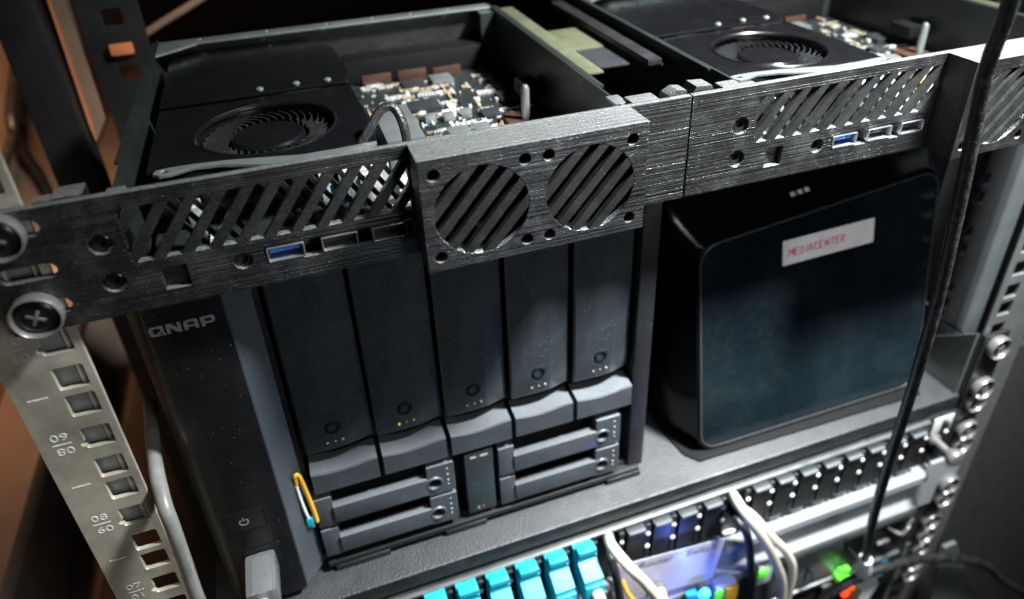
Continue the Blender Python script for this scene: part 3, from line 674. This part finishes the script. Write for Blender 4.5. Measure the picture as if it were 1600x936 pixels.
# ================================================================== patch panel
pp = thing('patch_panel', (240, 0, -214.8), 'black patch panel with blanked ports directly under the shelf edge', 'patch panel')
P('panel_plate', plate(rect(0, 482.6, -214.6, -171.4), [], -2, 0, .3), 'blackmetal', pp)
P('top_edge', G().box(18, 440, -4.2, -1.9, -174.0, -171.5, .5), 'zinc', pp)
blank0 = None
for k in range(0, 20):
    x = 120.6+16.25*k
    if k < 7 or k == 11: continue
    org = (x, -3, -178)
    if blank0 is None:
        g = G().prism([(-2.0, -174.6), (-6.4, -175.2), (-7.2, -176.6), (-5.6, -208), (-4.6, -209.5), (-2.0, -209.5)], 'x', x-5.4, x+5.4)
        blank0 = P('port_blank', g, 'nas', pp, org, smooth=30)
        P('grip', G().box(x-5.2, x+5.2, -8.4, -5.9, -177.4, -175.0, .7), 'handle', blank0, org)
    else: PI(blank0, pp, org)
for k in range(0, 21):
    x = 120.6+16.25*k+8.1
    P('port_divider', G().box(x-1.6, x+1.4, -5.5, -2.05, -209, -176, .4), 'nas', pp)
    for z in (-183, -194): P('port_mark', G().lathe([(1.5, -.2), (1.5, .5), (.8, .9), (.1, 1.0)], (x-.3, -5.6, z), '-y', 10), 'white_print', pp)
for k in range(7, 20):
    x = 120.6+16.25*k; P('lip_glare', G().box(x-4, x+4.5, -4.4, -2.05, -213.5, -211.2, .8), 'clearwhite', pp)  # glare on the panel's bottom lip, put in as white blocks
P('white_tag', G().box(445, 460.5, -2.6, -2.05, -186, -173, .1), 'clearwhite', pp)
P('latch_knob', G().lathe([(4.4, 0), (4.4, 2), (2.6, 4), (2.4, 11), (5.6, 15), (6.2, 17.5), (5.2, 19.5), (.1, 20)], (449, -2.2, -191), '-y', 24), 'washer', pp)
for z in (-190.5, -203): cup_screw(pp, (474.2, -2.0, z))

# ================================================================== silver cable panel below
sp = thing('cable_manager', (240, 0, -261), 'silver ridged cable management panel below the patch panel', 'panel')
prof = [(0, -216), (-7, -216), (-9.5, -217.5), (-9.5, -223), (-7.5, -225), (-5, -226.5), (-5, -243), (-7.5, -245), (-10, -247), (-10, -256), (-8, -259.5), (0, -259.5)]
P('ridged_front', G().prism(prof, 'x', 30, 447), 'silver', sp, smooth=30)
P('end_plate', plate(rect(447.2, 482.6, -259.5, -216), [], -4, 0, .5), 'silver', sp)
P('end_plate', plate(rect(0, 29.8, -259.5, -216), [], -4, 0, .5), 'silver', sp)
for z in (-241, -254): cup_screw(sp, (475, -4.0, z))

# ================================================================== lower black panel with rings
lp = thing('ring_panel', (240, 0, -305), 'dark cable panel with small wire rings below the silver panel', 'panel')
P('panel_plate', plate(rect(0, 482.6, -304, -261), [], -2, 0, .3), 'blackmetal', lp)
P('lit_panel_area', G().box(330, 398, -4, -2.05, -303, -262.5, .8), 'steelpost', lp)  # lit stretch of the dark panel, put in as a grey piece
P('ring', G().tube([(398, -3, -271), (402, -10, -276), (410, -12, -281), (416, -9, -275), (413, -3, -268)], 1.3, 10), 'screwblack', lp)
P('ring', G().tube([(352, -3, -286), (356, -9, -290), (366, -10, -291), (372, -8, -287), (370, -3, -282)], 1.2, 10), 'screwblack', lp)
P('hook', G().tube([(436, -3, -273), (442, -9, -275), (447, -9, -270), (452, -5, -276), (456, -4, -271)], 1.3, 10), 'washer', lp)
P('hook', G().box(428, 438, -6, -2.05, -287, -283.5, .8), 'washer', lp)
for z in (-281, -296): cup_screw(lp, (474.2, -2.0, z))

# lowest device: network switch with lit sockets
sw = thing('network_switch', (240, 0, -350), 'network switch at the bottom edge with lit green and red port lights', 'switch')
P('casing', G().box(0, 462, -2, 140, -349, -306, 1), 'blackmetal', sw)
P('front_edge', G().box(330, 455, -4.5, -2.05, -311, -307, .8), 'zinc', sw)
P('teal_stripe', G().box(440, 445, -4.6, -2.1, -330, -311.5), 'teal', sw)
P('ear', plate(rect(462.5, 482.6, -349, -306), [], -2, 0, .3), 'zinc', sw)
for z in (-312, -330, -342): cup_screw(sw, (474.5, -2.0, z))
P('port_light', G().box(396, 409, -13, -2.1, -306.5, -301.5, .8), 'ledgreen', sw, label='lit green port window')
P('port_light', G().box(403, 408, -12, -2.1, -325, -312, 1.5), 'ledred', sw, label='lit red port light')
P('port_light', G().box(411, 415, -12, -2.1, -322, -314, 1.2), 'ledamber', sw, label='lit orange port light')
P('socket', G().box(388, 402, -6, -2.1, -330, -312, 1), 'chip', sw)
P('socket', G().box(340, 362, -5, -2.1, -330, -312, 1), 'chip', sw)
solo('mounting_bracket', G().prism([(486, -306), (497, -306), (560, -420), (500, -420)], 'y', -14, -11), 'zinc', 'pale grey metal bracket beside the lowest screws at the right edge', 'bracket')

# ================================================================== teal fibre connectors
def connector(dx):
    t = thing('fibre_connector', (120.6+dx, -14, -200), '', 'connector', 'teal connectors plugged into the patch panel')
    x = 120.6+dx
    P('shell', G().prism([(-2, -172.5), (-11, -172.5), (-13, -173.6), (-13, -176.2), (-22, -181), (-22, -199), (-2, -201)], 'x', x-5.4, x+5.4), 'teal', t, smooth=25)
    P('catch', G().box(x-5.2, x+5.2, -13.6, -8.0, -172.4, -168.6, .7), 'teal', t)
    P('ferrule', G().box(x-5.6, x+5.6, -24.0, -21.9, -198, -183.5, .8), 'teal', t)
    P('boot', G().tube([(x+1.0, -22, -190), (x+1.0, -30, -191), (x+1.4, -37, -196), (x+1.6, -41, -206)], lambda u: 3.4-.9*u, 12), 'clearwhite', t)
    return t
names = ['leftmost teal connector, cut by the bottom edge of the photo', 'second teal connector from the left in the patch panel', 'third teal connector from the left in the patch panel',
         'fourth teal connector from the left, third before the white cable', 'fifth teal connector from the left, next to the last one', 'rightmost teal connector, beside the first white cable']
c0 = connector(0); c0['label'] = names[0]
for k in range(1, 6):
    c = copy_tree(c0, (16.25*k, 0, 0)); c['label'] = names[k]

# ================================================================== label film, small plugs
lf = thing('label_card', (255, -12, -240), 'milky plastic label card with printed words in front of the silver panel', 'label')
e1 = Vector((291, -11, -203))-Vector((222, -11, -193.5)); e1n = e1.normalized(); e2n = Vector((-e1n.z, 0, e1n.x))*-1
if e2n.z > 0: e2n = -e2n
lo = Vector((222, -11.4, -193.5)); LW = e1.length
lmap = lambda d: (lambda p: tuple(lo+e1n*p.x+e2n*(-p.y)+Vector((0, d-p.z, 0))))
P('film', curve_geo([rect(0, LW, -36, 0, 1, 2)], .5, .05, lmap(0)), 'sheet', lf)
lt = text_geo('| Router    Switch', 7.4, .05, lambda p: lmap(-.35)(Vector((LW*.53+p.x, -5.2+p.y, p.z))), 1.05)
P('printed_words', lt, 'ink', lf)
bl = thing('blue_light_plug', (277, -18, -246), 'small plug with a glowing blue light below the label card', 'plug')
P('plug_body', G().box(268, 283, -17, -10.3, -262, -244, 1.5), 'teal', bl)
P('light', G().lathe([(.1, 0), (3.0, .4), (3.3, 2.0), (2.2, 3.6), (.1, 4.0)], (274, -20, -232.5), '-y', 20), 'ledblue', bl)
P('light_mount', G().lathe([(3.4, -3), (3.4, .3), (.1, .3)], (274, -20, -232.5), '-y', 20), 'chip', bl)
yp = thing('green_light_plug', (296, -14, -262), 'plug with a green lit window and yellow latch below the label card', 'plug')
P('plug_body', G().box(288, 303, -15, -2, -268, -246, 1.5), 'clearwhite', yp); P('light', G().box(287, 292.5, -16.4, -14.9, -256, -248, .7), 'ledgreen', yp); P('latch', G().box(294, 303, -16.8, -15.1, -262, -247, .7), 'yellow', yp)
gp = thing('grey_plug', (325, -14, -262), 'pale plug with a green lit window behind the white cables', 'plug')
P('plug_body', G().box(319, 330, -14, -10.2, -262, -243, 1.2), 'clearwhite', gp); P('light', G().box(318.5, 325, -15.4, -13.9, -252, -245, .7), 'ledgreen', gp)
bw = thing('brass_coupler', (247, -14, -238), 'brass coupler in front of the label card beside the white cable', 'coupler')
P('barrel', G().lathe([(4.2, 0), (4.2, 5), (3.2, 6), (3.2, 12), (2.0, 12.5), (.1, 12.5)], (247, -12.6, -226), '-y', 18), 'ceramic', bw); P('collar', G().lathe([(5.2, 0), (5.2, 2), (4.3, 2.4), (.1, 2.4)], (247, -12.4, -226), '-y', 8), 'washer', bw)

# ================================================================== cables
def cable(name, pts, r, m, label, cat='cable', group=None): return solo(name, G().tube(pts, r, 12, 8), m, label, cat, group)
cable('network_cable', [(219, -2, -178), (214, -16, -166), (219, -26, -172), (229, -27, -190), (240, -26, -215), (252, -22, -260), (258, -18, -320)], 3.0, 'cablewhite', 'white cable beside the rightmost teal connector', group='white network cables')
cable('network_cable', [(298, -2, -178), (293, -14, -170), (296, -22, -176), (308, -24, -198), (322, -22, -228), (337, -18, -268), (345, -14, -330)], 3.0, 'cablewhite', 'white cable nearer the camera of the middle pair', group='white network cables')
cable('network_cable', [(300, -2, -184), (299, -9, -182), (306, -14, -188), (320, -16, -210), (338, -14, -238), (349, -12, -268), (352, -10, -330)], 2.7, 'cablewhite', 'white cable further back in the middle pair, bowed to the right', group='white network cables')
cable('network_cable', [(299, -2, -192), (297, -12, -190), (301, -17, -198), (309, -16, -230), (316, -14, -270), (318, -12, -330)], 2.6, 'cableblack', 'black cable hanging just left of the middle white pair', group='dark network cables')
cable('network_cable', [(219, -2, -186), (217, -11, -186), (219, -15, -200), (224, -15, -240), (228, -14, -300)], 2.6, 'cableblack', 'black cable hanging under the leftmost white cable', group='dark network cables')
cable('fibre_cable', [(224, -6, -200), (226, -14, -215), (234, -17, -232), (240, -17, -262), (244, -16, -300)], 1.3, 'yellow', 'thin yellow fibre cable beside the leftmost white cable')
cable('power_cable', [(300, -70, 190), (306, -72, 150), (314, -66, 112), (321, -60, 88), (330, -58, 40), (337, -57, -10), (345, -53, -65), (360, -43, -140), (378, -32, -205), (392, -25, -250), (397, -23, -268)], 2.6, 'cableblack', 'long dusty black cable hanging in front of the whole rack')
plug = thing('network_plug', (400, -20, -300), 'white network plug at the lower end of the hanging black cable', 'plug')
P('boot', G().tube([(394.5, -24, -258), (398, -22, -272), (402, -18, -286)], lambda u: 4.0+2.2*u, 14, 4), 'clearwhite', plug)
P('housing', G().prism([(396, -283), (413, -287), (421, -305), (414, -330), (405, -330), (407, -306), (399, -296)], 'y', -20, -14.2), 'clearwhite', plug, smooth=25)
cable('network_cable', [(372, -14, -316), (384, -20, -290), (400, -22, -281), (425, -22, -283), (455, -20, -294), (497, -20, -316), (530, -20, -340), (560, -20, -374), (604, -20, -418), (640, -20, -460)], 3.1, 'cableblack', 'dark cable arching across the lower right corner', group='dark network cables')
cable('thin_cable', [(430, 60, -120), (455, 52, -150), (488, 44, -176), (515, 42, -174), (540, 40, -160), (575, 40, -140)], 1.7, 'cablegrey', 'thin grey cable curving behind the right rail')
cable('thin_cable', [(470, 46, -122), (492, 41, -143), (515, 40, -160), (528, 39, -170)], 1.0, 'cablegrey', 'thin straight grey wire right of the media computer')
cable('grey_cable', [(17, 40, -46), (19, 14, -52), (22.5, -6, -57), (23.6, -11, -66), (22.6, -11, -90), (21.6, -11, -115), (22, -11, -160), (23, -10, -240)], 2.9, 'cablegrey', 'thick grey cable rising beside the numbered rail')
up = thing('usb_plug', (46.5, -4, -122), 'milky translucent plug in the front port at the foot of the storage unit', 'plug')
P('plug_shell', G().box(39.5, 53, -14, 7.4, -131, -118.5, 2.0), 'clear', up); P('metal_core', G().box(42, 50.5, -12, 7.0, -128.5, -121, .8), 'usbmetal', up); P('cord', G().tube([(46, -13, -125), (45, -22, -128), (44, -27, -140), (44, -28, -180)], 2.4, 10), 'clearwhite', up)
lc = thing('cable_reflection', (69, 14, -124), 'reflection of yellow and white cables beside the first drive tray', 'cable')  # cable reflection in the glossy groove, built as solid tubes
P('yellow_reflection', G().tube([(68.4, 15.4, -92), (68.8, 14.8, -86), (70.4, 15.2, -87), (71.6, 15.4, -98), (72.6, 15.2, -110), (73.0, 15.0, -119)], 1.1, 8), 'yellow', lc)
P('white_reflection', G().tube([(68.2, 15, -92), (68.6, 14.8, -102), (69.3, 14.6, -112), (70.5, 17, -124)], .8, 8), 'clearwhite', lc); P('teal_reflection', G().box(68.4, 71.6, 14, 16.5, -121, -115, .5), 'teal', lc)
# things behind on the left
WC1 = [(-150, 700, 10), (-150, 660, -15), (-149, 531, -62), (-149, 516, -95), (-150, 537, -132), (-150, 543, -164), (-150, 551, -187), (-150, 560, -212)]
WC2 = [(-150, 690, 10), (-150, 650, -26), (-148, 567, -55), (-148, 517, -76), (-149, 462, -91), (-150, 430, -110)]
cable('hanging_cord', [(80, 300, 78), (56, 300, 65.6), (29, 300, 53), (17, 300, 47), (0, 302, 38)], 2.6, 'plank', 'brown cord running behind the left computer near the top edge')
cable('wall_cable', WC1, 5.0, 'cableblack', 'dark cable hanging against the brown wall at the left edge')
cable('wall_cable', WC2, 4.0, 'cableblack', 'second dark cable crossing the one on the brown wall')
solo('orange_clip', G().box(5.5, 18, 243, 247, 50.5, 57, .8), 'orange', 'small orange clip in a square hole of the dark rear rail', 'clip')
